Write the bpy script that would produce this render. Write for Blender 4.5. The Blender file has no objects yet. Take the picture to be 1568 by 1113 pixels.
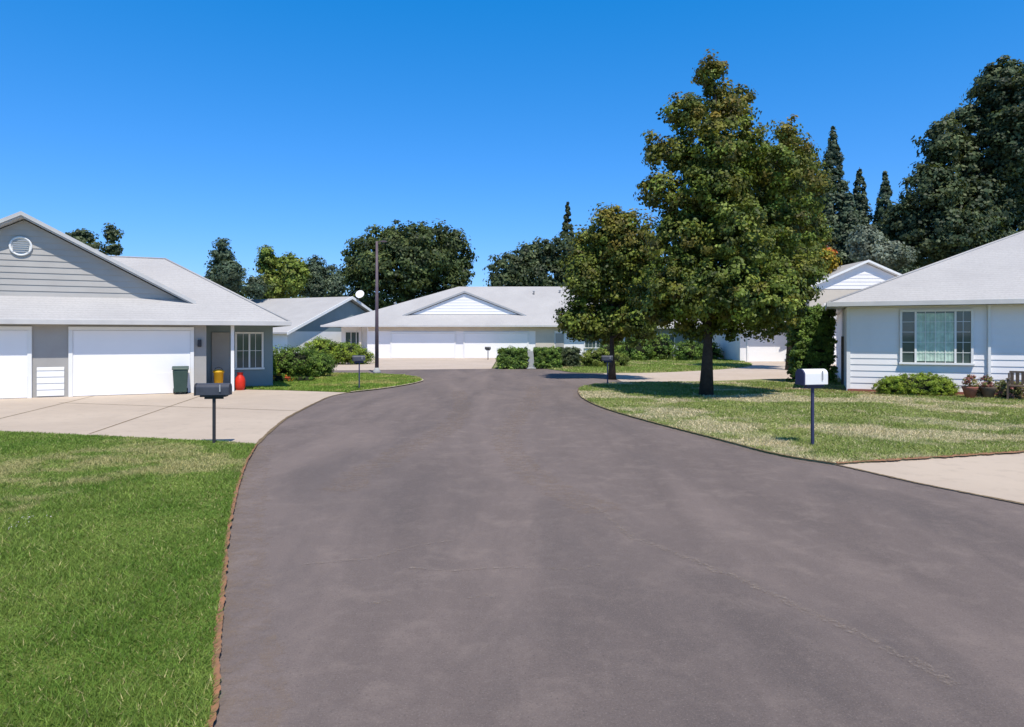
import bpy, math, numpy as np
from mathutils import Vector
rng=np.random.default_rng(7)
sc=bpy.context.scene
sc.view_settings.view_transform='Standard'; sc.view_settings.look='None'; sc.view_settings.exposure=0
COL=sc.collection

# ---------------------------------------------------------------- materials
def newmat(name):
    m=bpy.data.materials.new(name); m.use_nodes=True
    nt=m.node_tree; b=nt.nodes['Principled BSDF']
    return m,nt,b
def c4(c): return (c[0],c[1],c[2],1)
def mixc(nt,fac,a,b,mode='MIX'):
    n=nt.nodes.new('ShaderNodeMix'); n.data_type='RGBA'; n.blend_type=mode
    for i,v in ((0,fac),(6,a),(7,b)):
        if isinstance(v,bpy.types.NodeSocket): nt.links.new(v,n.inputs[i])
        else: n.inputs[i].default_value=v if i==0 else c4(v)
    return n.outputs[2]
def mul(nt,s,f):
    m=nt.nodes.new('ShaderNodeMath'); m.operation='MULTIPLY'; nt.links.new(s,m.inputs[0])
    if isinstance(f,bpy.types.NodeSocket): nt.links.new(f,m.inputs[1])
    else: m.inputs[1].default_value=f
    return m.outputs[0]
def noise(nt,scale,detail=4,rough=.55,vec=None,dist=0):
    n=nt.nodes.new('ShaderNodeTexNoise'); n.inputs['Scale'].default_value=scale
    n.inputs['Detail'].default_value=detail; n.inputs['Roughness'].default_value=rough
    n.inputs['Distortion'].default_value=dist
    if vec is not None: nt.links.new(vec,n.inputs['Vector'])
    return n.outputs[0]
def ramp(nt,s,p0,p1):
    n=nt.nodes.new('ShaderNodeMapRange'); n.inputs[1].default_value=p0; n.inputs[2].default_value=p1
    nt.links.new(s,n.inputs[0]); return n.outputs[0]
def coords(nt,kind='Object',scale=(1,1,1),loc=(0,0,0)):
    t=nt.nodes.new('ShaderNodeTexCoord'); mp=nt.nodes.new('ShaderNodeMapping')
    mp.inputs['Scale'].default_value=scale; mp.inputs['Location'].default_value=loc
    nt.links.new(t.outputs[kind],mp.inputs['Vector']); return mp.outputs[0]
def bump(nt,b,h,strength,dist=.01):
    n=nt.nodes.new('ShaderNodeBump'); n.inputs['Strength'].default_value=strength; n.inputs['Distance'].default_value=dist
    nt.links.new(h,n.inputs['Height']); nt.links.new(n.outputs[0],b.inputs['Normal'])
def simple(name,ca,cb=None,scale=3,rough=.6,bs=0,bscale=60,metal=0,spec=.3):
    m,nt,b=newmat(name)
    if cb is None: cb=tuple(x*.85 for x in ca)
    v=coords(nt)
    col=mixc(nt,ramp(nt,noise(nt,scale,5,.6,v),.3,.7),ca,cb)
    nt.links.new(col,b.inputs['Base Color']); b.inputs['Roughness'].default_value=rough
    b.inputs['Metallic'].default_value=metal; b.inputs['Specular IOR Level'].default_value=spec
    if bs: bump(nt,b,noise(nt,bscale,4,.6,v),bs)
    return m

def m_asphalt():
    m,nt,b=newmat('asphalt')
    v=coords(nt); vs=coords(nt,'Object',(1,.18,1)); vt=coords(nt,'Object',(1,.35,1),(5,3,0))
    big=ramp(nt,noise(nt,.55,6,.62,vs,1.0),.34,.68)
    col=mixc(nt,big,(.130,.106,.099),(.205,.165,.150))
    col=mixc(nt,mul(nt,ramp(nt,noise(nt,2.2,7,.72,v,.3),.5,.78),.85),col,(.245,.198,.175))
    col=mixc(nt,mul(nt,ramp(nt,noise(nt,.5,5,.65,vt,.8),.5,.66),.7),col,(.118,.099,.095))
    col=mixc(nt,mul(nt,ramp(nt,noise(nt,12,5,.7,v),.5,.75),.35),col,(.23,.19,.17))
    g=ramp(nt,noise(nt,85,4,.8,v),.54,.68)
    col=mixc(nt,mul(nt,g,.55),col,(.35,.295,.26))
    g2=ramp(nt,noise(nt,55,4,.8,v),.45,.30)
    col=mixc(nt,mul(nt,g2,.7),col,(.055,.049,.048))
    nt.links.new(col,b.inputs['Base Color']); b.inputs['Roughness'].default_value=.9; b.inputs['Specular IOR Level'].default_value=.2
    bump(nt,b,noise(nt,90,5,.75,v),.8,.008)
    return m
def m_crack(name='crack_sediment',a=(.34,.275,.225),c=(.24,.195,.165),lo=.46,hi=.72,sc_=22,mx_=1.0):
    m,nt,b=newmat(name); v=coords(nt)
    nt.links.new(mixc(nt,noise(nt,9,4,.6,v),a,c),b.inputs['Base Color']); b.inputs['Roughness'].default_value=.95
    t=nt.nodes.new('ShaderNodeBsdfTransparent'); mx=nt.nodes.new('ShaderNodeMixShader')
    nt.links.new(mul(nt,ramp(nt,noise(nt,sc_,6,.8,v),lo,hi),mx_),mx.inputs[0]); nt.links.new(t.outputs[0],mx.inputs[1]); nt.links.new(b.outputs[0],mx.inputs[2])
    nt.links.new(mx.outputs[0],nt.nodes['Material Output'].inputs[0]); return m
def m_concrete(name,a,c):
    m,nt,b=newmat(name); v=coords(nt)
    col=mixc(nt,ramp(nt,noise(nt,.35,5,.6,v),.35,.7),a,c)
    col=mixc(nt,ramp(nt,noise(nt,3,6,.7,v),.52,.85),col,tuple(x*.72 for x in a))
    nt.links.new(col,b.inputs['Base Color']); b.inputs['Roughness'].default_value=.85
    bump(nt,b,noise(nt,70,4,.6,v),.25,.006)
    return m
def m_grass(name,a,bb,dry,dlo=.55,dhi=.75):
    m,nt,b=newmat(name); v=coords(nt)
    col=mixc(nt,ramp(nt,noise(nt,1.1,4,.6,v),.35,.65),a,bb)
    col=mixc(nt,ramp(nt,noise(nt,.45,6,.7,v),dlo,dhi),col,dry)
    col=mixc(nt,ramp(nt,noise(nt,28,5,.75,v),.45,.75),col,tuple(x*.5 for x in a))
    nt.links.new(col,b.inputs['Base Color']); b.inputs['Roughness'].default_value=.9; b.inputs['Specular IOR Level'].default_value=.1
    bump(nt,b,noise(nt,40,5,.7,v),.6,.03)
    return m
def m_attr(name,trans=.3,rough=.55,spec=.3):
    m,nt,b=newmat(name)
    a=nt.nodes.new('ShaderNodeVertexColor'); a.layer_name='Col'
    nt.links.new(a.outputs[0],b.inputs['Base Color']); b.inputs['Roughness'].default_value=rough
    b.inputs['Specular IOR Level'].default_value=spec
    t=nt.nodes.new('ShaderNodeBsdfTranslucent'); nt.links.new(mixc(nt,.35,a.outputs[0],(.25,.3,.02)),t.inputs[0])
    mx=nt.nodes.new('ShaderNodeMixShader'); mx.inputs[0].default_value=trans
    nt.links.new(b.outputs[0],mx.inputs[1]); nt.links.new(t.outputs[0],mx.inputs[2])
    nt.links.new(mx.outputs[0],nt.nodes['Material Output'].inputs[0])
    return m
def m_shingle(name,a,c):
    m,nt,b=newmat(name); v=coords(nt)
    col=mixc(nt,ramp(nt,noise(nt,.5,5,.6,v),.35,.7),a,c)
    col=mixc(nt,ramp(nt,noise(nt,14,4,.7,v),.45,.8),col,tuple(x*.75 for x in a))
    w=nt.nodes.new('ShaderNodeTexWave'); w.wave_type='BANDS'; w.bands_direction='Z'; w.wave_profile='SAW'
    w.inputs['Scale'].default_value=4.0; w.inputs['Distortion'].default_value=.3; w.inputs['Detail Scale'].default_value=4
    nt.links.new(v,w.inputs['Vector'])
    col=mixc(nt,mul(nt,ramp(nt,w.outputs[1],.75,1),.4),col,tuple(x*.5 for x in a))
    nt.links.new(col,b.inputs['Base Color']); b.inputs['Roughness'].default_value=.85; b.inputs['Specular IOR Level'].default_value=.15
    bump(nt,b,w.outputs[1],.4,.012)
    return m
def m_glass(name):
    m,nt,b=newmat(name); v=coords(nt)
    col=mixc(nt,noise(nt,1.2,3,.5,v),(.03,.05,.05),(.10,.14,.13))
    nt.links.new(col,b.inputs['Base Color']); b.inputs['Roughness'].default_value=.04; b.inputs['Specular IOR Level'].default_value=.8
    return m
M={}
M['asphalt']=m_asphalt()
M['conc']=m_concrete('driveway_concrete',(.52,.43,.34),(.44,.36,.285))
M['conc2']=m_concrete('driveway_concrete_pale',(.49,.40,.32),(.55,.455,.375))
M['lawnL']=m_grass('lawn_lush',(.17,.22,.05),(.12,.18,.035),(.27,.26,.10),.55,.75)
M['lawnR']=m_grass('lawn_dry',(.24,.26,.10),(.19,.225,.08),(.47,.40,.25),.48,.66)
M['field']=m_grass('ground_grass',(.12,.15,.05),(.1,.13,.04),(.2,.18,.09))
M['soil']=simple('edge_soil',(.36,.17,.09),(.17,.11,.065),9,.95,.6,40)
M['soil2']=simple('edge_dry_thatch',(.24,.18,.10),(.13,.09,.055),10,.95,.6,40)
M['crack']=m_crack()
M['dust']=m_crack('road_edge_dust',(.32,.235,.17),(.24,.185,.145),.45,.85,7,.8)
M['white']=simple('white_paint',(.82,.82,.80),(.76,.76,.74),1.2,.5,.05,30)
M['door']=simple('garage_door_white',(.88,.87,.86),(.84,.83,.82),.7,.5,.04,30)
M['wallgrey']=simple('grey_siding_paint',(.38,.37,.35),(.33,.32,.30),1.5,.7,.1,40)
M['siding']=simple('siding_beige_grey',(.46,.44,.41),(.40,.38,.355),1.1,.7,.1,40)
M['lilac']=simple('pale_siding_paint',(.86,.84,.83),(.80,.78,.77),1.0,.6,.08,40)
M['teal']=simple('teal_grey_paint',(.24,.30,.31),(.21,.26,.27),1.0,.6,.08,40)
M['cream']=simple('cream_paint',(.62,.55,.46),(.54,.48,.40),1.0,.6,.08,40)
M['roof']=m_shingle('roof_shingles_grey',(.47,.46,.455),(.405,.395,.395))
M['trim']=simple('grey_trim_paint',(.40,.41,.42),(.35,.36,.37),2,.5)
M['gutter']=simple('gutter_paint',(.58,.57,.55),(.50,.49,.48),2,.4)
M['glass']=m_glass('window_glass')
M['curtain']=simple('curtain_cloth',(.60,.76,.62),(.36,.48,.39),6,.9)
M['black']=simple('black_painted_metal',(.03,.03,.035),(.045,.045,.05),5,.4)
M['blue']=simple('dark_blue_metal',(.03,.035,.09),(.045,.05,.11),5,.45)
M['boxgrey']=simple('mailbox_grey_metal',(.05,.055,.07),(.075,.08,.10),5,.45)
M['pole']=simple('bronze_pole_paint',(.10,.07,.09),(.13,.10,.11),4,.5)
M['bin']=simple('green_bin_plastic',(.035,.065,.055),(.045,.08,.065),4,.45)
M['yellow']=simple('yellow_plastic',(.80,.45,.02),(.7,.38,.02),4,.45)
M['red']=simple('red_glaze',(.72,.035,.015),(.5,.03,.015),4,.4)
M['bark']=simple('bark',(.07,.052,.04),(.035,.027,.022),9,.95,.8,30)
M['core']=simple('painted_inner_shade',(.012,.018,.008),(.02,.022,.01),6,1)  # near-black green: inner shade of shrubs and hedges painted as colour
M['mulch']=simple('bark_mulch',(.30,.18,.11),(.17,.105,.065),12,.95,.8,30)
M['brick']=simple('red_brick_edging',(.34,.13,.09),(.22,.09,.07),16,.9,.4,30)
M['stone']=simple('pale_stone',(.42,.43,.42),(.32,.33,.33),5,.9,.4,30)
M['wood']=simple('weathered_wood',(.16,.12,.09),(.09,.07,.055),6,.9,.4,30)
M['leaf']=m_attr('foliage_leaves',.25)
M['blade']=m_attr('grass_blades',.35,.6,.15)

# ---------------------------------------------------------------- mesh helpers
def empty(name,loc=(0,0,0),rot=0):
    e=bpy.data.objects.new(name,None); e.location=loc; e.rotation_euler=(0,0,math.radians(rot)); COL.objects.link(e)
    e.empty_display_size=.3; return e
def mesh(name,verts,faces,mat,parent=None,smooth=False):
    me=bpy.data.meshes.new(name); me.from_pydata([tuple(map(float,v)) for v in verts],[],faces); me.update()
    if smooth:
        for p in me.polygons: p.use_smooth=True
    o=bpy.data.objects.new(name,me); me.materials.append(mat); COL.objects.link(o)
    if parent: o.parent=parent
    return o
def bev(o,w=.01,s=2):
    m=o.modifiers.new('b','BEVEL'); m.width=w; m.segments=s; m.limit_method='ANGLE'; return o
def box(name,x0,x1,y0,y1,z0,z1,mat,parent=None,b=0):
    v=[(x0,y0,z0),(x1,y0,z0),(x1,y1,z0),(x0,y1,z0),(x0,y0,z1),(x1,y0,z1),(x1,y1,z1),(x0,y1,z1)]
    f=[(0,3,2,1),(4,5,6,7),(0,1,5,4),(1,2,6,5),(2,3,7,6),(3,0,4,7)]
    o=mesh(name,v,f,mat,parent)
    if b: bev(o,b)
    return o
def prism(name,pts,a0,a1,mat,parent=None,axis='y',b=0):
    n=len(pts)
    def P(p,a): return (p[0],a,p[1]) if axis=='y' else ((a,p[0],p[1]) if axis=='x' else (p[0],p[1],a))
    v=[P(p,a0) for p in pts]+[P(p,a1) for p in pts]
    f=[tuple(range(n))[::-1],tuple(range(n,2*n))]+[(i,(i+1)%n,n+(i+1)%n,n+i) for i in range(n)]
    o=mesh(name,v,f,mat,parent)
    me=o.data
    import bmesh
    bm=bmesh.new(); bm.from_mesh(me); bmesh.ops.recalc_face_normals(bm,faces=bm.faces); bm.to_mesh(me); bm.free()
    if b: bev(o,b)
    return o
def lathe(name,prof,loc,mat,parent=None,n=20):
    v=[];f=[]
    for r,z in prof:
        for i in range(n):
            a=2*math.pi*i/n; v.append((loc[0]+r*math.cos(a),loc[1]+r*math.sin(a),loc[2]+z))
    for k in range(len(prof)-1):
        for i in range(n):
            j=(i+1)%n; f.append((k*n+i,k*n+j,(k+1)*n+j,(k+1)*n+i))
    f.append(tuple(range(n))[::-1]); f.append(tuple(range((len(prof)-1)*n,len(prof)*n)))
    return mesh(name,v,f,mat,parent,True)
def tubes(name,paths,mat,parent=None,n=8):
    V=[];F=[]
    for pts in paths:
        base=len(V)
        P=[Vector(p[:3]) for p in pts]
        for k,p in enumerate(P):
            d=(P[min(k+1,len(P)-1)]-P[max(k-1,0)]).normalized()
            s=d.cross(Vector((0.13,1,0.07))).normalized(); t=d.cross(s)
            for i in range(n):
                a=2*math.pi*i/n; q=p+(s*math.cos(a)+t*math.sin(a))*pts[k][3]; V.append(tuple(q))
        for k in range(len(P)-1):
            for i in range(n):
                j=(i+1)%n; F.append((base+k*n+i,base+k*n+j,base+(k+1)*n+j,base+(k+1)*n+i))
        F.append(tuple(range(base,base+n))[::-1]); F.append(tuple(range(base+(len(P)-1)*n,base+len(P)*n)))
    return mesh(name,V,F,mat,parent,True)
def bulk(name,verts,k,cols,mat,parent=None):
    n=len(verts)//k
    me=bpy.data.meshes.new(name); me.vertices.add(n*k); me.vertices.foreach_set('co',verts.astype(np.float32).ravel())
    me.loops.add(n*k); me.loops.foreach_set('vertex_index',np.arange(n*k,dtype=np.int32))
    me.polygons.add(n); me.polygons.foreach_set('loop_start',np.arange(0,n*k,k,dtype=np.int32))
    me.update(calc_edges=True)
    ca=me.color_attributes.new('Col','FLOAT_COLOR','POINT')
    c=np.ones((n*k,4),np.float32); c[:,:3]=np.repeat(cols,k,axis=0); ca.data.foreach_set('color',c.ravel())
    me.materials.append(mat)
    o=bpy.data.objects.new(name,me); COL.objects.link(o)
    if parent: o.parent=parent
    return o
def unit(a): return a/np.maximum(np.linalg.norm(a,axis=1,keepdims=True),1e-6)
def foliage(name,cen,out,per,leaf,cr,pal,parent=None,jit=.4,flat=1.0,colfn=None):
    n=len(cen)
    C=np.array([p[0] for p in pal]); W=np.array([p[1] for p in pal],float); W/=W.sum()
    ci=rng.choice(len(C),n,p=W); cc=C[ci]*(1+rng.uniform(-jit,jit,(n,1)))
    if colfn is not None: cc=colfn(cen,cc)
    L=n*per
    crr=cr*rng.uniform(.55,1.35,(n,1))
    off=rng.normal(0,1,(L,3)); off=unit(off)*(rng.random((L,1))**.5)*np.repeat(crr,per,0); off[:,2]*=.7*flat
    p=np.repeat(cen,per,0)+off
    nr=unit(.8*unit(rng.normal(0,1,(L,3)))+.7*np.repeat(out,per,0)+.9*unit(off)+np.array([0,0,.35]))
    a=unit(np.cross(nr,rng.normal(0,1,(L,3)))); b=np.cross(nr,a)
    s=leaf*rng.uniform(.6,1.3,(L,1))
    v=np.stack([p-a*s*.5,p-b*s*.34,p+a*s*.5,p+b*s*.34],1).reshape(-1,3)
    cl=np.repeat(cc,per,0)*(1+rng.uniform(-.3,.35,(L,1)))
    return bulk(name,v,4,np.clip(cl,0,1),M['leaf'],parent)
def lobe_pts(lobes,n,inner=.5,rag=.12):
    L=np.array(lobes,float); w=(L[:,3]*L[:,5]+L[:,3]*L[:,4]+L[:,4]*L[:,5]); w/=w.sum()
    i=rng.choice(len(L),n,p=w); d=unit(rng.normal(0,1,(n,3)))
    r=inner+(1.0-inner)*rng.random((n,1))**.6
    r*=rng.uniform(1-rag,1+rag,(n,1))
    return L[i,:3]+d*r*L[i,3:6], d
def limbs(x,y,z0,ztop,r,lobes,lean=0):
    P=[]
    zs=np.linspace(z0,ztop,7)
    tr=[(x+lean*(k/6)+rng.uniform(-.05,.05)*(k>0),y+rng.uniform(-.05,.05)*(k>0),z,r*(1.5 if k==0 else 1)*(1-.8*k/6)) for k,z in enumerate(zs)]
    P.append(tr)
    for l in lobes:
        zz=max(z0+.25*(ztop-z0),min(l[2]-l[5]*.9,ztop*.85)); t=(zz-z0)/(ztop-z0)
        sx=x+lean*t
        P.append([(sx,y,zz,r*.42*(1-t*.6)),((sx*.5+l[0]*.5),(y+l[1])/2,zz*.45+l[2]*.55,r*.25*(1-t*.6)),(l[0],l[1],l[2]+l[5]*.4,r*.06)])
    return P
def bush(name,lobes,n,per,leaf,cr,pal,inner=.75,core=True,**k):
    e=empty(name,(0,0,0))
    c,o=lobe_pts(lobes,n,inner); m=c[:,2]>.03; c=c[m];o=o[m]
    foliage('leaves',c,o,per,leaf,cr,pal,e,**k)
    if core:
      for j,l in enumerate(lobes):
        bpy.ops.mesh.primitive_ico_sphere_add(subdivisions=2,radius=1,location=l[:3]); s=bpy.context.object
        s.scale=(l[3]*.72,l[4]*.72,l[5]*.72); s.name='shade_core'; s.data.materials.append(M['core']); s.parent=e  # solid dark blob standing in for the shade behind the leaves
    return e
def hedge(name,x0,x1,y0,y1,z1,n,per,leaf,cr,pal):
    e=empty(name)
    p=rng.random((n,3)); f=rng.choice(5,n,p=[.38,.1,.1,.1,.32])
    d=np.zeros((n,3))
    for k,(ax,val,dr) in enumerate([(1,0,-1),(1,1,1),(0,0,-1),(0,1,1),(2,1,1)]):
        m=f==k; p[m,ax]=val; d[m,ax]=dr
    c=np.array([x0,y0,0.05])+p*np.array([x1-x0,y1-y0,z1-.05]); c+=rng.normal(0,.06,c.shape)
    foliage('leaves',c,d,per,leaf,cr,pal,e)
    box('shade_core',x0+.1,x1-.1,y0+.1,y1-.1,0,z1-.1,M['core'],e)  # opaque dark box, paints the hedge's inner shade
    return e

# ---------------------------------------------------------------- ground
def cr(pts,n=8):
    P=[np.array(p,float) for p in pts]; P=[2*P[0]-P[1]]+P+[2*P[-1]-P[-2]]; out=[]
    for i in range(1,len(P)-2):
        for t in np.linspace(0,1,n,endpoint=False):
            a,b,c,d=P[i-1:i+3]
            out.append(.5*((2*b)+(-a+c)*t+(2*a-5*b+4*c-d)*t*t+(-a+3*b-3*c+d)*t**3))
    out.append(P[-2]); return [tuple(p) for p in out]
def sheet(name,poly,z,mat,skirt=0):
    n=len(poly); v=[(p[0],p[1],z) for p in poly]; f=[tuple(range(n))]
    a=sum(poly[i][0]*poly[(i+1)%n][1]-poly[(i+1)%n][0]*poly[i][1] for i in range(n))
    if a<0: f=[tuple(range(n))[::-1]]
    if skirt:
        v+=[(p[0],p[1],z-skirt) for p in poly]; f+=[(i,n+i,n+(i+1)%n,(i+1)%n) for i in range(n)]
    return mesh(name,v,f,mat)
def ribbon(name,line,w,z,mat,jit=.3,parent=None,off=0,wander=0):
    P=np.array(line)
    seg=np.r_[0,np.cumsum(np.linalg.norm(np.diff(P,axis=0),axis=1))]; s=np.arange(0,seg[-1],.015)
    Q=np.stack([np.interp(s,seg,P[:,0]),np.interp(s,seg,P[:,1])],1)
    T=unit(np.gradient(Q,axis=0)); Nn=np.stack([-T[:,1],T[:,0]],1)
    k=len(Q)
    def wob(ws=((.9,.3),(.31,.3),(.11,.3),(.047,.35),(.02,.3))):
        r=np.zeros(k)
        for wl,am in ws:
            m=int(seg[-1]/wl)+3; r+=am*np.interp(s/wl,np.arange(m),rng.uniform(-1,1,m))
        return r
    if wander: Q=Q+Nn*(wander*wob(((.5,.6),(.2,.5),(.08,.35))))[:,None]
    A=Q+Nn*(off+w*.5*np.clip(1+jit*wob(),.05,3))[:,None]; B=Q+Nn*(off-w*.5*np.clip(1+jit*wob(),.05,3))[:,None]
    v=[(a[0],a[1],z) for a in A]+[(b[0],b[1],z) for b in B]
    f=[(i,k+i,k+i+1,i+1) for i in range(k-1)]
    return mesh(name,v,f,mat,parent)
R=2500
mesh('ground',[(-R,-R,-.03),(R,-R,-.03),(R,R,-.03),(-R,R,-.03)],[(0,1,2,3)],M['field'])
mesh('asphalt_road',[(-18,-8,0),(18,-8,0),(18,40,0),(-30,40,0),(-30,26,0),(-18,26,0)],[(0,1,2,3,4,5)],M['asphalt'])
eL=cr([(-1.1,-6),(-1.15,0),(-1.35,2.5),(-1.51,3.4),(-1.82,4.18),(-2.24,5.27),(-2.94,7.1),(-3.88,9.84),(-4.52,12.06)])
eLd=cr([(-4.52,12.06),(-5.37,12.35),(-8.35,13.15),(-10.2,13.6),(-32,19)])
polyL=eL+eLd[1:]+[(-32,-6)]
sheet('front_lawn',polyL,.03,M['lawnL'],.05)
eD=cr([(-4.52,12.06),(-4.9,13.9),(-5.28,16),(-5.58,19),(-5.75,21.5),(-5.55,23.1)])
sheet('concrete_driveway',[(-32,17)]+[(p[0],p[1]-.15) for p in eLd[::-1]][:-1]+eD+[(-8,24.0),(-10.2,24.5),(-11,30),(-32,30)],.008,M['conc'],.03)
eM=cr([(-5.5,23.1),(-4.6,25.0),(-3.95,27.5),(-3.9,29.5),(-4.7,31.8),(-6.2,33.3),(-9,34.2),(-16,35.5)])
polyM=[(-16,25.5),(-10.2,24.6),(-8,24.05)]+eM
sheet('side_lawn',polyM,.03,M['lawnL'],.05)
sheet('concrete_driveway',[(-34,37),(-14,36.9),(-7,38.4),(-1.2,39.6),(-1.2,59),(-34,59)],.008,M['conc2'],.03)
eR=cr([(4.86,10.24),(4.3,11.07),(3.83,12.66),(3.12,15.1),(2.5,17.7),(2.22,20),(2.2,22.2),(2.5,25),(3.28,27.1)])
eRt=cr([(3.28,27.1),(5,28),(8.68,28.8),(12.1,30.2),(18,31),(34,31)])
eRd=[(4.86,10.24),(8.49,11.3),(14,13),(34,19)]
polyR=eR+eRt[1:]+eRd[::-1][:-1]
sheet('front_lawn',polyR,.03,M['lawnR'],.05)
sheet('concrete_driveway',[(4.86,10.25),(5.35,8.9),(5.9,7.8),(7,6),(34,6),(34,19.2),(14,13.2),(8.49,11.45)],.008,M['conc'],.03)
sheet('concrete_driveway',[(4.6,27.6),(8.68,28.6),(12.1,30),(18,30.9),(34,31),(34,56),(16,56),(17,50),(15.2,43.4),(11.6,38.6),(7,35.2),(4.6,34.6)],.012,M['conc2'],.03)
eB=cr([(1.8,40.2),(2.6,37.3),(3.6,35.2),(7,35.1),(11.6,38.4),(15.2,43.4),(17,50)])
polyB=eB+[(17,62),(-1.1,62),(-1.1,40.3)]
sheet('side_lawn',polyB,.03,M['lawnR'],.05)
ribbon('lawn_edge_soil',eL,.04,.034,M['soil'],.8,off=-.010)
ribbon('road_edge_dust',eL,.34,.004,M['dust'],.6,off=-.17)
ribbon('road_edge_dust',eR,.22,.004,M['dust'],.6,off=.10)
ribbon('lawn_edge_soil',eD,.06,.014,M['soil2'],.8)
ribbon('lawn_edge_soil',eR,.05,.034,M['soil2'],.9)
ribbon('lawn_edge_soil',eRd[:3],.12,.034,M['soil'],.9)
ribbon('lawn_edge_soil',[(4.86,10.24),(5.35,8.9),(5.9,7.8),(7,6)],.05,.014,M['soil2'],.8)
ribbon('kerb_edge',eM,.14,.038,M['conc2'],.1)
def crack(pts,w,z=.005):
    ribbon('road_crack',cr(pts),w,z,M['crack'],1.2,wander=.03)
crack([(.7,7.95),(.95,7.6),(1.12,6.64),(1.3,6.35),(1.49,6.0),(1.84,5.4),(2.0,5.0),(2.23,4.51),(2.36,4.1),(2.45,3.79)],.07)
crack([(-.86,5.7),(-.5,5.66),(0.0,5.72),(.5,5.69),(.75,5.8)],.03)
crack([(-1.8,5.78),(-1.3,5.95),(-.9,6.3),(-.58,6.5)],.04)
crack([(-1.05,4.95),(-.92,5.0),(-.86,4.95)],.04); crack([(-.32,5.03),(-.2,5.1),(-.12,5.04)],.04)
ribbon('worn_track',cr([(-2.2,8.5),(-2.0,10.5),(-1.4,14),(-1.3,18),(-1.9,24)]),.5,.004,M['dust'],.5,wander=.05)
ribbon('worn_track',cr([(1.0,7.5),(.2,10),(-.1,14),(.5,19),(.9,26)]),.5,.004,M['dust'],.5,wander=.05)
ribbon('driveway_joint',[(-5.5,17.5),(-13,19.6)],.03,.0125,M['soil2'],.3)
ribbon('driveway_joint',[(-8.3,13.4),(-10.3,23.6)],.03,.0125,M['soil2'],.3)
ribbon('driveway_joint',[(-11.5,14.2),(-13.4,22)],.03,.0125,M['soil2'],.3)
sheet('mulch_bed',cr([(9.8,24.5),(11.2,22.3),(14.2,20.9),(19,18.6),(20,19.5),(14,23),(11.5,25.5),(9.8,24.5)],6),.036,M['mulch'])

def inpoly(x,y,poly):
    c=np.zeros(len(x),bool); n=len(poly)
    for i in range(n):
        x0,y0=poly[i]; x1,y1=poly[(i+1)%n]
        if y0==y1: continue
        m=((y0>y)!=(y1>y))&(x<(x1-x0)*(y-y0)/(y1-y0)+x0); c^=m
    return c
_lat={}
def vn(x,y,s,seed):
    if seed not in _lat: _lat[seed]=np.random.default_rng(seed).uniform(-1,1,(256,256))
    g=_lat[seed]; X=x*s+100; Y=y*s+100; i=np.floor(X).astype(int); j=np.floor(Y).astype(int); u=X-i; v=Y-j
    u=u*u*(3-2*u); v=v*v*(3-2*v); i%=256; j%=256; i1=(i+1)%256; j1=(j+1)%256
    return (g[i,j]*(1-u)+g[i1,j]*u)*(1-v)+(g[i,j1]*(1-u)+g[i1,j1]*u)*v
def fbm(x,y,s,seed): return (vn(x,y,s,seed)+.55*vn(x,y,s*2.1,seed+1)+.35*vn(x,y,s*4.3,seed+2)+.2*vn(x,y,s*9,seed+3))/1.2
def blades(name,poly,bb,n,keep,h,w,c1,c2,dry,dthr,extra=None,seed=3):
    x=rng.uniform(bb[0],bb[1],n); y=rng.uniform(bb[2],bb[3],n)
    m=inpoly(x,y,poly)&(rng.random(n)<keep(y))&(np.abs(x)<y*.85+.8); x=x[m];y=y[m]; k=len(x)
    a=rng.uniform(0,np.pi,k); wd=(w[0]+w[1]*y)*rng.uniform(.6,1.3,k); hh=h*rng.uniform(.5,1.3,k)*(1+.5*fbm(x,y,1.8,seed+40))
    dx=np.cos(a)*wd/2; dy=np.sin(a)*wd/2; lx=rng.normal(0,.8,k)*hh; ly=rng.normal(0,.8,k)*hh
    z=np.full(k,.028)
    v=np.stack([np.stack([x-dx,y-dy,z],1),np.stack([x+dx,y+dy,z],1),np.stack([x+lx,y+ly,z+hh],1)],1).reshape(-1,3)
    t=np.clip(.5+.9*fbm(x,y,.9,seed)+rng.normal(0,.2,k),0,1)[:,None]
    c=np.array(c1)*(1-t)+np.array(c2)*t
    d=(fbm(x,y,.7,seed+10)-dthr)*2.2+rng.normal(0,.2,k)
    if extra is not None: d=d+extra(x,y)
    d=np.clip(d,0,.9); d=np.where(rng.random(k)<.05,.9,d)[:,None]
    c=c*(1-d)+np.array(dry)*d
    c*=rng.uniform(.55,1.45,(k,1))
    return bulk(name,v,3,np.clip(c,0,1),M['blade'])
blades('grass',polyL,(-12.5,-.9,2.2,15),1900000,lambda y:np.clip((4.0/y)**1.3,0,1),.034,(.003,.0011),(.24,.33,.072),(.14,.245,.04),(.52,.46,.22),.20,lambda x,y:.35*np.clip((y-8)/5,0,1))
def exR(x,y): return 1.6*np.exp(-((x-(3.6+(19-y)*.12))/1.0)**2-((y-16.5)/3.2)**2)+.5*np.exp(-((y-21)/1.6)**2-((x-9)/3)**2)
blades('grass',polyR,(2,20,10,28),460000,lambda y:np.clip((12/y)**1.3,0,1),.04,(.004,.0011),(.32,.37,.11),(.21,.285,.07),(.74,.62,.41),.14,exR,70)
blades('grass',polyM,(-14,-3.8,23,35),120000,lambda y:np.ones_like(y),.06,(.004,.0013),(.28,.38,.07),(.18,.3,.045),(.5,.46,.16),.3,None,90)
blades('grass',polyB,(2,17,35,58),60000,lambda y:np.ones_like(y),.07,(.004,.0013),(.28,.36,.09),(.2,.3,.06),(.55,.48,.25),.25,None,110)

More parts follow.
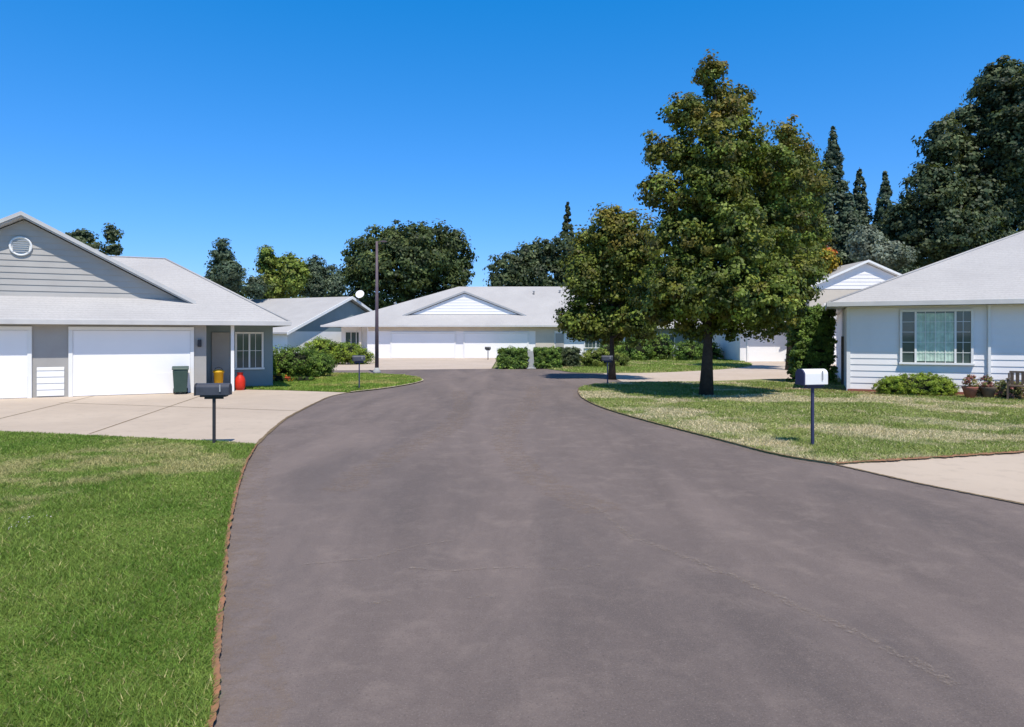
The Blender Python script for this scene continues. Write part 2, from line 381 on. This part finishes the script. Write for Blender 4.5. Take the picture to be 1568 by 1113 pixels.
# ---------------------------------------------------------------- buildings
def hiproof(parent,x0,x1,y0,y1,ze,rx0,rx1,ry,zr,name='roof',mat=None,th=.14,fm=None):
    mat=mat or M['roof']
    v=[(x0,y0,ze),(x1,y0,ze),(x1,y1,ze),(x0,y1,ze),(rx0,ry,zr),(rx1,ry,zr)]
    f=[(0,1,5,4),(1,2,5),(2,3,4,5),(3,0,4),(0,3,2,1)]
    mesh(name,v,f,mat,parent)
    g=fm or M['gutter']
    box('gutter_front',x0-.06,x1+.06,y0-.08,y0-.003,ze-th,ze+.02,g,parent,.01)
    box('fascia_left',x0-.06,x0-.003,y0,y1,ze-th,ze+.015,g,parent)
    box('fascia_right',x1+.003,x1+.06,y0,y1,ze-th,ze+.015,g,parent)
    box('soffit',x0+.002,x1-.002,y0+.002,y1-.002,ze-.06,ze-.02,M['white'],parent)
def ridgecap(parent,a,b,r=.05):
    tubes('ridge_cap',[[(*a,r),(*b,r)]],M['roof'],parent,6)
def gable(parent,xc,zb,za,hw,yf,yb,ov,mat,rows,th=.16,trim=None,slopeext=.3):
    s=(za-zb)/hw
    mesh('gable_wall',[(xc-hw,yf,zb),(xc+hw,yf,zb),(xc,yf,za)],[(0,1,2)],mat,parent)
    V=[];F=[]; z=zb
    while z<za-.05:
        z1=min(z+rows,za-.02); w0=hw*(za-z)/(za-zb); w1=hw*(za-z1)/(za-zb); b=len(V)
        V+=[(xc-w0,yf-.028,z),(xc+w0,yf-.028,z),(xc+w1,yf-.006,z1),(xc-w1,yf-.006,z1),(xc-w0,yf-.003,z),(xc+w0,yf-.003,z)]
        F+=[(b,b+1,b+2,b+3),(b,b+4,b+5,b+1)]; z+=rows
    mesh('lap_siding',V,F,mat,parent)
    tr=trim or M['white']
    for sg in (-1,1):
        e=hw+slopeext
        P=[(xc,za+.20),(xc+sg*e,za+.20-s*e),(xc+sg*e,za+.08-s*e),(xc,za+.08)]
        prism('gable_roof',P,yf-ov,yb,M['roof'],parent)
        P=[(xc,za+.22),(xc+sg*(e+.05),za+.22-s*(e+.05)),(xc+sg*(e+.05),za+.22-th-s*(e+.05)),(xc,za+.22-th)]
        prism('rake_board',P,yf-ov-.05,yf-ov-.004,tr,parent)
        P=[(xc,za+.075),(xc+sg*e,za+.075-s*e),(xc+sg*e,za+.04-s*e),(xc,za+.04)]
        prism('soffit_rake',P,yf-ov+.002,yf+.1,tr,parent)
def garagedoor(parent,x0,x1,y,h=2.1,mat=None,sec=(0,.32,1)):
    e=parent; mat=mat or M['door']
    for a,b in zip(sec[:-1],sec[1:]):
        box('door_section',x0,x1,y-.05-(.02 if a==0 else 0),y-.012,.02+a*(h-.02),.02+b*(h-.02)-.004,mat,e,.003)
    box('door_backing',x0,x1,y-.011,y-.002,.02,h,M['white'],e)
    box('door_seal',x0,x1,y-.06,y-.0125,.006,.019,M['black'],e)
    box('door_jamb_l',x0-.12,x0-.004,y-.08,y-.002,0,h+.003,M['white'],e,.005)
    box('door_jamb_r',x1+.004,x1+.12,y-.08,y-.002,0,h+.003,M['white'],e,.005)
    box('door_header',x0-.12,x1+.12,y-.083,y-.002,h+.006,h+.12,M['white'],e,.005)
def window(parent,x0,x1,z0,z1,y,panes=(.5,),curt=False,grid=0):
    box('window_glass',x0,x1,y-.02,y-.008,z0,z1,M['glass'],parent)
    if curt:
        V=[];F=[];n=60
        for i in range(n+1):
            x=x0+(x1-x0)*(.2+.56*i/n); V+=[(x,y-.026-.006*math.sin(i*1.1),z0+.05),(x,y-.026-.006*math.sin(i*1.1+.2),z1-.05)]
            if i<n: F.append((2*i,2*i+2,2*i+3,2*i+1))
        mesh('curtain',V,F,M['curtain'],parent,True)
    t=.07
    box('frame_top',x0-t,x1+t,y-.07,y-.004,z1,z1+t,M['white'],parent,.006)
    box('frame_sill',x0-t-.03,x1+t+.03,y-.10,y-.004,z0-t,z0-.002,M['white'],parent,.006)
    box('frame_l',x0-t,x0-.001,y-.07,y-.004,z0,z1-.002,M['white'],parent,.006)
    box('frame_r',x1+.001,x1+t,y-.07,y-.004,z0,z1-.002,M['white'],parent,.006)
    xs=[x0]+[x0+(x1-x0)*p for p in panes]+[x1]
    for x in xs[1:-1]: box('mullion',x-.03,x+.03,y-.06,y-.033,z0+.002,z1-.004,M['white'],parent)
    if grid:
        for a,b in zip(xs[:-1],xs[1:]):
            m=max(1,int(round((b-a)/.28)))
            for k in range(1,m):
                x=a+(b-a)*k/m; box('muntin',x-.008,x+.008,y-.045,y-.034,z0+.002,z1-.004,M['white'],parent)
        for k in range(1,grid):
            z=z0+(z1-z0)*k/grid; box('muntin_h',x0+.002,x1-.002,y-.049,y-.0455,z-.008,z+.008,M['white'],parent)
def lap(parent,x0,x1,z0,z1,y,step,mat,name='lap_siding'):
    V=[];F=[];z=z0
    while z<z1-.02:
        zt=min(z+step,z1); b=len(V)
        V+=[(x0,y-.026,z),(x1,y-.026,z),(x1,y-.006,zt),(x0,y-.006,zt),(x0,y-.003,z),(x1,y-.003,z)]
        F+=[(b,b+1,b+2,b+3),(b,b+4,b+5,b+1)]; z+=step
    mesh(name,V,F,mat,parent)
def vent(parent,x,y,z):
    lathe('roof_vent',[(.06,-.15),(.06,.22),(.11,.23),(.11,.3),(.02,.34)],(x,y,z),M['trim'],parent,12)

# left house
H=empty('ranch_house',(-14,21.6,0),25)
box('walls_garage',-9,3.95,0,11,0,2.3,M['wallgrey'],H)
box('walls_entry',3.952,6.25,1.5,11,0,2.3,M['teal'],H)
garagedoor(H,-5.2,-1.1,0); garagedoor(H,.1,3.45,0)
lap(H,-.86,-.14,.05,.95,0,.2,M['white'],'pier_siding')
box('porch_post',4.72,4.83,-.1,.0,0,2.3,M['white'],H,.01)
box('entry_door',4.15,4.75,1.42,1.49,.1,2.05,M['wallgrey'],H,.01)
window(H,5.0,5.85,.75,2.0,1.5,(.5,),False,2)
box('porch_lamp',3.68,3.8,-.12,-.002,1.55,1.8,M['black'],H,.02)
hiproof(H,-14,6.6,-.5,12.6,2.42,-8,2.5,6,5.08)
ridgecap(H,(2.5,6,5.09),(6.6,-.5,2.44),.04); ridgecap(H,(-8,6,5.09),(2.5,6,5.09),.04)
gable(H,-1.47,3.2,5.72,4.6,1.5,8.5,.4,M['siding'],.2,.13,M['gutter'],slopeext=.45)
e=lathe('gable_vent',[(.32,0),(.32,.05),(.26,.05),(.26,.02)],(0,0,0),M['white'],H,28); e.rotation_euler=(math.radians(90),0,0); e.location=(-1.55,1.475,4.85)
for k in range(6): box('vent_louvre',-1.55-.22,-1.55+.22,1.42,1.45,4.66+k*.07,4.69+k*.07,M['trim'],H)
box('roof_cap',-.1,0.2,5.4,5.7,5.0,5.3,M['trim'],H)

# center house
H=empty('ranch_house',(0,58,0),0)
box('walls',-12.3,9.6,0,12,0,2.7,M['lilac'],H)
box('walls_entry',-15,-12.302,2,12,0,2.7,M['lilac'],H)
garagedoor(H,-10.2,-4.9,0,2.1); garagedoor(H,-4.0,1.3,0,2.1,M['door'])
window(H,-14.6,-13.2,.9,2.2,2,(.33,.66)); box('porch_post',-13.0,-12.8,-.1,.1,0,2.6,M['cream'],H)
window(H,6.2,9.0,.9,2.2,0,(.33,.66),False,2)
box('cream_pier',2.0,3.6,-.06,-.003,0,2.6,M['cream'],H); box('entry_recess',3.7,4.4,-.05,-.003,.1,2.1,M['wallgrey'],H)
box('frieze',-12.2,9.5,-.04,-.002,2.3,2.62,M['cream'],H)
hiproof(H,-16,10.5,-.7,13,2.78,-5,5.5,6,6.5)
gable(H,-4.1,3.75,5.55,4.6,1.0,7,.14,M['door'],.25,trim=M['trim'],slopeext=.7)
vent(H,2,4.5,5.7); vent(H,4.4,4.8,5.8); vent(H,-10.5,3.2,4.55)

# far-left house
H=empty('gabled_house',(-20.4,62,0),-24.2)
box('walls',-18,0,0,17.5,0,2.3,M['lilac'],H)
mesh('gable_end',[(.003,0,2.3),(.003,17.5,2.3),(.003,8.76,5.55)],[(0,1,2)],M['teal'],H)
mesh('gable_back',[(-18.003,0,2.3),(-18.003,17.5,2.3),(-18.003,8.76,5.55)],[(0,2,1)],M['teal'],H)
s=(5.75-2.3)/8.76
for nm,P in (('roof_front',[(-.6,2.3-.6*s),(8.76,5.75),(8.76,5.9),(-.6,2.45-.6*s)]),('roof_rear',[(18.1,2.3-.6*s),(8.762,5.75),(8.762,5.9),(18.1,2.45-.6*s)])):
    prism(nm,P,-18.6,.5,M['roof'],H,axis='x')
    prism(nm+'_rake',[(P[0][0],P[0][1]-.1),(P[1][0],P[1][1]-.1),(P[2][0],P[2][1]+.03),(P[3][0],P[3][1]+.03)],.503,.58,M['white'],H,axis='x')
window(H,-6,-4,.8,2.0,0)
dish=lathe('satellite_dish',[(.02,0),(.3,.06),(.45,.18),(.43,.18),(.02,.04)],(0,0,0),M['white'],H); dish.location=(.9,9.6,6.1); dish.rotation_euler=(math.radians(65),0,math.radians(20))
tubes('dish_mast',[[(.55,9.6,5.5,.04),(.9,9.6,6.15,.04)]],M['trim'],H)

# right house
H=empty('ranch_house',(11.5,23.4,0),-24)
box('walls',0,16,0,14,0,2.92,M['lilac'],H)
lap(H,.09,16,.12,2.88,0,.21,M['lilac'])
box('corner_trim',-.03,.087,-.04,.1,0,2.9,M['white'],H,.006)
box('plinth',0.0,16,-.06,-.03,0,.115,M['brick'],H)
window(H,1.63,3.55,1.05,2.72,-.03,(.2,.78),True,5)
box('downpipe',4.0,4.08,-.12,-.04,0,2.9,M['white'],H,.01)
hiproof(H,-.6,16.6,-.6,14.6,3.05,7.2,9,7,6.3)
box('patio_door',5.2,7.2,-.05,-.029,.1,2.3,M['glass'],H)
ridgecap(H,(-.6,-.6,3.06),(7.2,7,6.31),.04)

# back right house
H=empty('gabled_house',(24.9,48,0),0)
box('walls',-4.0,4.3,0,12,0,5.3,M['cream'],H)
gable(H,0,5.2,7.0,4.1,0,12,.3,M['lilac'],.25,trim=M['white'],slopeext=.5)
box('garage_wing',-8.2,-4.005,2,11,0,2.7,M['lilac'],H)
garagedoor(H,-7.6,-4.6,2,2.15)
hiproof(H,-8.9,-4.4,1.2,12,2.8,-5,-4.5,7,4.9)
box('side_wing',-3.98,-.6,-2.5,-.005,0,3.0,M['lilac'],H)
hiproof(H,-4.4,0,-3,.4,3.1,-3,-.8,-.1,4.2,'roof_wing')
window(H,-3.2,-2.2,1.2,2.4,-2.5)
H=empty('bungalow',(13.2,64,0),0)
box('walls',-2,9,0,8,0,2.6,M['teal'],H); hiproof(H,-2.8,9.8,-.8,8.8,2.7,1,6,4,4.4)
window(H,0,2,.8,2,0); window(H,4,6,.8,2,0)

# ---------------------------------------------------------------- street furniture
def mailbox(loc,L,W,Hh,ztop,bodymat,doormat,postmat,rot=0,pr=.03):
    e=empty('mailbox',(loc[0],loc[1],.03),rot)
    zb=ztop-Hh; r=W/2; n=12
    prof=[(-r,zb)]+[(-r*math.cos(math.pi*i/n),zb+Hh-r*.8+r*.8*math.sin(math.pi*i/n)) for i in range(n+1)]+[(r,zb)]
    prism('box_body',prof,-L/2,L/2,bodymat,e,axis='x',b=.006)
    prof2=[(p[0]*1.06,zb+(p[1]-zb)*1.03-.004) for p in prof]
    prism('box_door',prof2,-L/2-.03,-L/2-.002,doormat,e,axis='x',b=.004)
    box('flag',L*.22,L*.22+.02,-r-.018,-r-.006,zb+Hh*.3,zb+Hh*.9,M['trim'],e)
    box('mount_plate',-L/2+.06,L/2-.06,-r*.8,r*.8,zb-.03,zb-.003,postmat,e,.004)
    box('post',-pr,pr,-pr,pr,-.03,zb-.033,postmat,e,.005)
    box('brace',-.16,.16,-.018,.018,zb-.07,zb-.034,postmat,e)
    return e
mailbox((-5.28,12.1),.56,.2,.21,1.07,M['boxgrey'],M['black'],M['black'],6,.024)
mailbox((5.26,11.95),.46,.22,.27,1.33,M['white'],M['blue'],M['blue'],14,.022)
mailbox((-5.46,24.4),.42,.18,.2,1.2,M['boxgrey'],M['black'],M['blue'],10,.022)
mailbox((3.78,27.0),.42,.18,.2,1.12,M['boxgrey'],M['black'],M['blue'],-10,.025)
mailbox((-1.9,54),.42,.2,.22,1.0,M['black'],M['black'],M['black'],10)

e=empty('street_lamp',(-6.85,34.6,0))
tubes('pole',[[(0,0,0,.10),(0,0,3,.085),(0,0,6.7,.06)]],M['pole'],e,14)
lathe('base_collar',[(.2,0),(.2,.12),(.14,.2),(.11,.3)],(0,0,0),M['stone'],e)
tubes('arm',[[(0,0,6.62,.03),(.2,0,6.7,.025),(.3,0,6.7,.025)]],M['pole'],e)
prism('lamp_head',[(.25,6.66),(.5,6.67),(.47,6.72),(.28,6.74)],-.08,.08,M['pole'],e,b=.01)

e=empty('wheeled_bin',(-10.95,22.55,.01),25)
v=[(-.19,-.22,.06),(.19,-.22,.06),(.19,.22,.06),(-.19,.22,.06),(-.23,-.27,.8),(.23,-.27,.8),(.23,.27,.8),(-.23,.27,.8)]
bev(mesh('bin_body',v,[(0,3,2,1),(4,5,6,7),(0,1,5,4),(1,2,6,5),(2,3,7,6),(3,0,4,7)],M['bin'],e),.03)
prism('bin_lid',[(-.29,.805),(.29,.805),(.27,.87),(0,.92),(-.27,.86)],-.25,.25,M['bin'],e,axis='x',b=.015)
tubes('wheels',[[(-.22,.22,.09,.09),(-.16,.22,.09,.09)],[(.16,.22,.09,.09),(.22,.22,.09,.09)]],M['black'],e,12)
tubes('handle',[[(-.2,.31,.82,.015),(.2,.31,.82,.015)]],M['black'],e)
e=empty('yellow_bucket',(-10.25,23.85,.01))
lathe('bucket_body',[(.13,0),(.16,.62),(.19,.63),(.19,.69),(.14,.72),(.05,.74)],(0,0,0),M['yellow'],e)
tubes('bucket_handle',[[(-.18,0,.66,.01),(-.11,0,.78,.01),(0,0,.82,.01),(.11,0,.78,.01),(.18,0,.66,.01)]],M['black'],e)
e=empty('red_planter',(-9.62,24.15,.01))
lathe('pot',[(.13,0),(.17,.1),(.18,.3),(.15,.45),(.10,.52),(.09,.58),(.13,.62),(.11,.62),(.07,.5)],(0,0,0),M['red'],e)

# ---------------------------------------------------------------- vegetation
G=[((.105,.15,.02),4),((.155,.205,.03),3),((.05,.08,.014),3),((.21,.26,.05),1)]
OAK=[((.075,.105,.035),4),((.11,.14,.04),3),((.04,.062,.022),3)]
DARK=[((.06,.085,.038),4),((.09,.115,.048),3),((.035,.056,.027),3)]
BLUE=[((.085,.12,.072),3),((.06,.095,.058),3),((.12,.155,.09),1)]
YG=[((.19,.24,.04),3),((.13,.18,.03),3),((.23,.25,.05),1)]
HED=[((.11,.19,.03),3),((.17,.26,.04),3),((.06,.12,.02),2)]

def tree(name,lobes,base,r,n,per,leaf,crr,pal,ztop,inner=.4,colfn=None,lean=0,rag=.12,**k):
    e=empty(name,(0,0,0))
    tubes('trunk',limbs(base[0],base[1],0,ztop,r,lobes,lean),M['bark'],e,9)
    c,o=lobe_pts(lobes,n,inner,rag)
    foliage('crown',c,o,per,leaf,crr,pal,e,colfn=colfn,**k)
    return e
def px(lst,d,dy=None):
    """lobes measured off the survey picture at distance d -> metres"""
    s=d/1045; out=[]
    for i,(a,b,rx,rz) in enumerate(lst):
        out.append(((a-784)*s,d+(0 if dy is None else dy[i%len(dy)]),1.95+(513-b)*s,rx*s,(rx+rz)/2*s,rz*s))
    return out
def autumn(c,cc):
    t=np.clip((c[:,2]-5.8)/6,0,1)*.6+np.clip((5.4-c[:,0])/1.5,0,1)*.35+rng.normal(-.02,.22,len(c))
    t=np.clip(t,0,.85)[:,None]; b=np.array([.23,.145,.02])*rng.uniform(.4,1.4,(len(c),1))
    return cc*(1-t)+b*t
main=px([(1090,112,24,30),(1100,165,48,46),(1040,180,36,28),(1150,145,26,28),(1028,235,42,34),(1090,235,60,50),(1150,225,38,42),(1190,265,44,44),(1008,295,34,30),
 (1075,310,64,52),(1150,320,62,52),(1035,370,54,42),(1110,385,70,54),(1195,350,44,46),(1022,425,44,36),(1085,440,62,48),(1160,430,62,50),(1213,430,34,44),(1018,470,36,32),
 (1070,490,46,28),(1130,490,50,28),(1195,488,44,26),(1100,270,56,56),(1120,440,60,46)],22,[0,.5,-.4,.9,0,-.8,.5,-.6,-.2])
# the crown is as deep as it is wide
for (x,y,z,rx,rz) in [(6.2,20.3,3.3,1.3,1.0),(7.4,20.5,3.0,1.2,.9),(5.3,20.8,3.2,1.0,.8),(6.4,23.8,3.4,1.4,1.1),(7.9,23.4,3.5,1.2,1.0),(5.2,23.2,3.2,1.1,.9),(6.8,20.6,4.8,1.3,1.1),(6.6,23.8,5.4,1.5,1.2),(6.2,20.9,6.4,1.1,1.0),(8.2,21.2,3.2,1.0,.8)]:
    main.append((x,y,z,rx,rx,rz))
tree('broadleaf_tree',main,(6.2,21.8),.16,2800,68,.115,.29,G,10.0,.35,autumn,.3,.2)
t2=px([(940,350,32,32),(905,375,26,32),(965,380,38,45),(892,430,28,40),(935,430,50,50),(985,430,32,56),(884,488,26,30),(930,495,46,30),(975,490,36,32),(950,400,40,40)],30,[0,.6,-.5])
tree('broadleaf_tree',t2,(4.4,30),.13,1200,52,.15,.38,G,5.5,.35,lambda c,cc:autumn(c+np.array([3,0,2.2]),cc),0,.18)
tree('broadleaf_tree',px([(1205,212,22,28),(1232,250,20,32),(1225,300,34,46),(1180,300,36,55),(1245,355,28,40),(1210,390,44,40)],38,[0,.6,-.5]),(15.5,38),.2,600,48,.19,.45,G,11,.4,lambda c,cc:autumn(c*np.array([1,1,.8]),cc),0,.2)
def roundtree(name,x,d,pxs,pal,n,leaf,crr,r=.4,inner=.55,per=45,colfn=None):
    L=px(pxs,d,[0,1.5,-1.5]); zt=max(l[2] for l in L)*.72
    return tree(name,L,((x-784)*d/1045,d),r,n,per,leaf,crr,pal,zt,inner,colfn,0,.15)
roundtree('oak_tree',622,92,[(560,395,34,32),(590,368,34,24),(625,375,42,30),(670,368,34,24),(695,385,26,32),(620,415,80,36),(548,425,28,30),(698,420,20,30),(640,400,60,40),(580,455,44,30),(650,455,44,30),(695,452,26,26)],OAK,1100,.45,1.0)
roundtree('oak_tree',820,96,[(780,412,30,22),(820,392,38,24),(860,390,36,26),(830,425,62,28),(895,405,40,40),(768,435,16,16),(820,450,60,24)],DARK,700,.45,1.0)
roundtree('oak_tree',1480,60,[(1530,130,38,38),(1500,190,44,40),(1560,180,60,66),(1440,220,28,32),(1480,260,56,46),(1408,300,36,42),(1480,320,64,52),(1560,280,70,66),(1440,370,70,44),(1385,350,26,40),(1520,370,80,40),(1540,230,50,56)],DARK,2100,.34,.72,.5,.4,52)
roundtree('broadleaf_tree',430,80,[(410,400,14,20),(435,412,26,26),(460,425,18,26),(420,440,34,22)],YG,260,.35,.75,.2)
roundtree('broadleaf_tree',490,84,[(482,412,12,18),(500,425,18,20),(485,440,22,18),(515,440,14,18)],BLUE,200,.32,.75,.2)
roundtree('broadleaf_tree',343,72,[(340,382,12,16),(335,405,18,18),(360,420,18,18),(340,432,28,20),(385,438,16,14)],BLUE,240,.32,.65,.2)
roundtree('broadleaf_tree',135,64,[(128,362,12,10),(158,355,8,14),(140,380,24,12),(172,382,16,6),(95,362,8,12)],DARK,110,.3,.55,.2,.3)
roundtree('autumn_tree',1238,52,[(1225,372,18,24),(1250,385,18,18),(1235,405,30,16)],[((.36,.25,.02),3),((.42,.17,.02),1),((.2,.22,.03),3)],260,.25,.5,.15)
roundtree('autumn_tree',1262,54,[(1264,392,10,14),(1268,405,14,10)],[((.45,.10,.03),2),((.28,.14,.03),1)],80,.22,.4,.12)
roundtree('olive_tree',1330,56,[(1325,370,20,26),(1350,375,20,24),(1340,392,34,18),(1375,392,20,18)],[((.2,.23,.17),3),((.14,.17,.12),3)],280,.25,.5,.15)
def conifer(x,d,top,halfw,pal,n=420,base=430,leaf=.36,name='conifer_tree'):
    s=d/1045; X=(x-784)*s; zt=1.95+(513-top)*s; zb=max(1.5,1.95+(513-base)*s-4); e=empty(name)
    tubes('trunk',[[(X,d,0,.4),(X,d,zt*.6,.22),(X,d,zt-.3,.03)]],M['bark'],e)
    h=1-(1-rng.random(n))**.62; a=rng.uniform(0,2*np.pi,n); R0=halfw*s
    env=(1-h)**.85
    R_=R0*env*(.45+.5*rng.random(n)**.5)*(1+.12*np.sin(h*40+a*2))
    c=np.stack([X+R_*np.cos(a),d+R_*np.sin(a),zb+(zt-zb)*h-R_*.15],1)
    o=np.stack([np.cos(a),np.sin(a),np.full(n,.3)],1)
    crv=(.2*R0*(.25+env))[:,None].clip(.2,1.0)
    foliage('needles',c,o,42,leaf,crv,pal,e,flat=1.6)
for (x,d,top,hw,pal,n) in [(1275,82,193,50,BLUE,1050),(1316,86,252,36,BLUE,600),(1355,84,262,38,BLUE,600),(1240,76,225,36,OAK,550),(1300,80,290,46,BLUE,600),(1205,78,190,32,OAK,400),
                         (869,98,306,26,DARK,320),(340,74,366,22,BLUE,160),(407,80,378,18,YG,150),(1385,82,330,44,BLUE,400),(1470,90,250,50,DARK,300)]:
    conifer(x,d,top,hw,pal,n)
nb=2200; xb=rng.uniform(-110,110,nb); hb=8+1.8*np.sin(xb*.13)+1.0*np.sin(xb*.41+1)+np.where(xb>35,5,0)
cb=np.stack([xb,108+rng.uniform(-4,6,nb),rng.random(nb)*hb],1)
foliage('distant_tree_line',cb,np.tile([0,-1,.3],(nb,1)),34,.7,1.6,OAK)

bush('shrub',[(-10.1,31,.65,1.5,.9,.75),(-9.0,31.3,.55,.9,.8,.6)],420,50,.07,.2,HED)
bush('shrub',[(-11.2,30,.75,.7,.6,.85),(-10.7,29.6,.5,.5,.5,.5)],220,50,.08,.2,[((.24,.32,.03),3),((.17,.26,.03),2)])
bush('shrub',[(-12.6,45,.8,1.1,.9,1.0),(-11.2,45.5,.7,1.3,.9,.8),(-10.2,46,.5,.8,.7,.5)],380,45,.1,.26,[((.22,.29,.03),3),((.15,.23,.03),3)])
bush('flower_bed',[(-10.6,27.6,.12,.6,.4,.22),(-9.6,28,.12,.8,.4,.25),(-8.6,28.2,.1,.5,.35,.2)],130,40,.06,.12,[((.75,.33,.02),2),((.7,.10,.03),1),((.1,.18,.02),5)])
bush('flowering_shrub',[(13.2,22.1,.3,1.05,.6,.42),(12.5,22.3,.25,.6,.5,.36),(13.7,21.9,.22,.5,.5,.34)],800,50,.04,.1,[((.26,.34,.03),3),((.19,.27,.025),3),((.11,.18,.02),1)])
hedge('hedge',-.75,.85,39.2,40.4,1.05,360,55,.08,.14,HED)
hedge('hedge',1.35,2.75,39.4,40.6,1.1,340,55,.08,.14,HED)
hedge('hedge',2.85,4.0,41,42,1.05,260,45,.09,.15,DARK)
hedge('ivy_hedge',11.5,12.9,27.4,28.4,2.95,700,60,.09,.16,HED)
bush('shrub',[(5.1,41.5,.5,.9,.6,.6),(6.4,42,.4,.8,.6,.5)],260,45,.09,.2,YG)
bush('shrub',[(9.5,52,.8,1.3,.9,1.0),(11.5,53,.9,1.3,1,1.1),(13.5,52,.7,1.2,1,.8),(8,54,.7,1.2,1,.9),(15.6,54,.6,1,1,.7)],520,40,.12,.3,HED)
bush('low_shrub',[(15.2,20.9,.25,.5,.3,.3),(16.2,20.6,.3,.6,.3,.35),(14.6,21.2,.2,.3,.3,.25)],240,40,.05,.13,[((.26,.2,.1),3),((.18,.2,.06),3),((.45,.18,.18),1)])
bush('white_flowers',[(-5.0,6.9,.05,.15,.25,.035),(-4.75,7.2,.05,.1,.15,.03)],14,6,.013,.07,[((.8,.7,.75),1)],core=False,jit=.1)
e=empty('stone_marker',(1.1,39.3,0)); prism('slab',[(-.18,0),(.2,0),(.12,1.05),(-.22,1.05)],0,.3,M['stone'],e,b=.03)
box('footing',-.26,.28,-.05,.36,.002,.08,M['stone'],e,.02)
for (x,y,m) in ((14.05,20.95,'brick'),(14.55,20.85,'wood')):
    e=empty('garden_planter',(x,y,.03)); lathe('pot',[(.12,0),(.19,.25),(.22,.3),(.22,.34),(.17,.34),(.15,.25)],(0,0,0),M[m],e)
    c,o=lobe_pts([(0,0,.48,.2,.2,.2)],24,.4); foliage('plant',c,o,25,.06,.09,[((.22,.22,.06),1),((.35,.15,.12),1)],e)
def chair(x,y,rot):
    e=empty('patio_chair',(x,y,.03),rot)
    for i in range(4): box('seat_slat',-.27,.27,-.24+i*.12,-.14+i*.12,.40,.43,M['wood'],e)
    for i in range(4): box('back_slat',-.25+i*.135,-.16+i*.135,.25,.275,.45,.78,M['wood'],e)
    box('top_rail',-.27,.27,.245,.28,.782,.84,M['wood'],e)
    for sx in (-.3,.255):
        box('leg_front',sx,sx+.045,-.25,-.2,0,.6,M['wood'],e); box('leg_back',sx,sx+.045,.21,.243,0,.78,M['wood'],e); box('armrest',sx-.02,sx+.065,-.28,.2,.602,.63,M['wood'],e)
chair(15.1,20.3,-40); chair(16.0,20.0,10)
sheet('mulch_bed',[(8.9+1.5*math.cos(a)*.9,24.6+.7*math.sin(a)) for a in np.linspace(0,2*math.pi,25)[:-1]],.034,M['mulch'])
e=empty('wooden_fence',(12.95,26.4,0),-24)
for i in range(6): box('board',-.2+i*.16,-.05+i*.16,0,.03,0,1.9,M['wood'],e)
box('rail',-.2,.75,.032,.08,1.5,1.6,M['wood'],e); box('rail_low',-.2,.75,.032,.08,.4,.5,M['wood'],e)

# ---------------------------------------------------------------- light, sky, camera
el=math.radians(61)
S=Vector((.30*math.cos(el),-.954*math.cos(el),math.sin(el)))
L=bpy.data.lights.new('sun','SUN'); L.energy=5.0; L.angle=math.radians(.5); L.color=(1,.935,.84)
o=bpy.data.objects.new('sun',L); o.rotation_euler=S.to_track_quat('Z','Y').to_euler(); COL.objects.link(o)
w=bpy.data.worlds.new('World'); sc.world=w; w.use_nodes=True; nt=w.node_tree
bg=nt.nodes['Background']; sk=nt.nodes.new('ShaderNodeTexSky'); sk.sky_type='NISHITA'; sk.sun_disc=False
sk.sun_elevation=el; sk.sun_rotation=math.atan2(.30,-.954); sk.air_density=1.0; sk.dust_density=.2; sk.ozone_density=3.0; sk.altitude=300
tc=nt.nodes.new('ShaderNodeTexCoord'); sp=nt.nodes.new('ShaderNodeSeparateXYZ'); nt.links.new(tc.outputs['Generated'],sp.inputs[0])
rp=nt.nodes.new('ShaderNodeValToRGB'); nt.links.new(sp.outputs['Z'],rp.inputs[0])
rp.color_ramp.elements[0].position=0; rp.color_ramp.elements[0].color=(.38,.46,.72,1)
rp.color_ramp.elements[1].position=1; rp.color_ramp.elements[1].color=(.25,.34,.42,1)
k=rp.color_ramp.elements.new(.15); k.color=(.26,.52,.84,1)
k=rp.color_ramp.elements.new(.45); k.color=(.055,.62,1.0,1)
k=rp.color_ramp.elements.new(.65); k.color=(.25,.38,.5,1)
mm=mixc(nt,1.0,sk.outputs[0],rp.outputs[0],'MULTIPLY')
ml=nt.nodes.new('ShaderNodeVectorMath'); ml.operation='SCALE'; ml.inputs['Scale'].default_value=1.45
nt.links.new(mm,ml.inputs[0]); nt.links.new(ml.outputs[0],bg.inputs[0]); bg.inputs[1].default_value=.15
cd=bpy.data.cameras.new('camera'); cam=bpy.data.objects.new('camera',cd); COL.objects.link(cam)
cam.location=(0,0,1.95); cam.rotation_euler=(math.radians(90),0,0); cd.lens=24; cd.sensor_width=36; cd.shift_y=-.0277; cd.clip_end=5000
sc.camera=cam
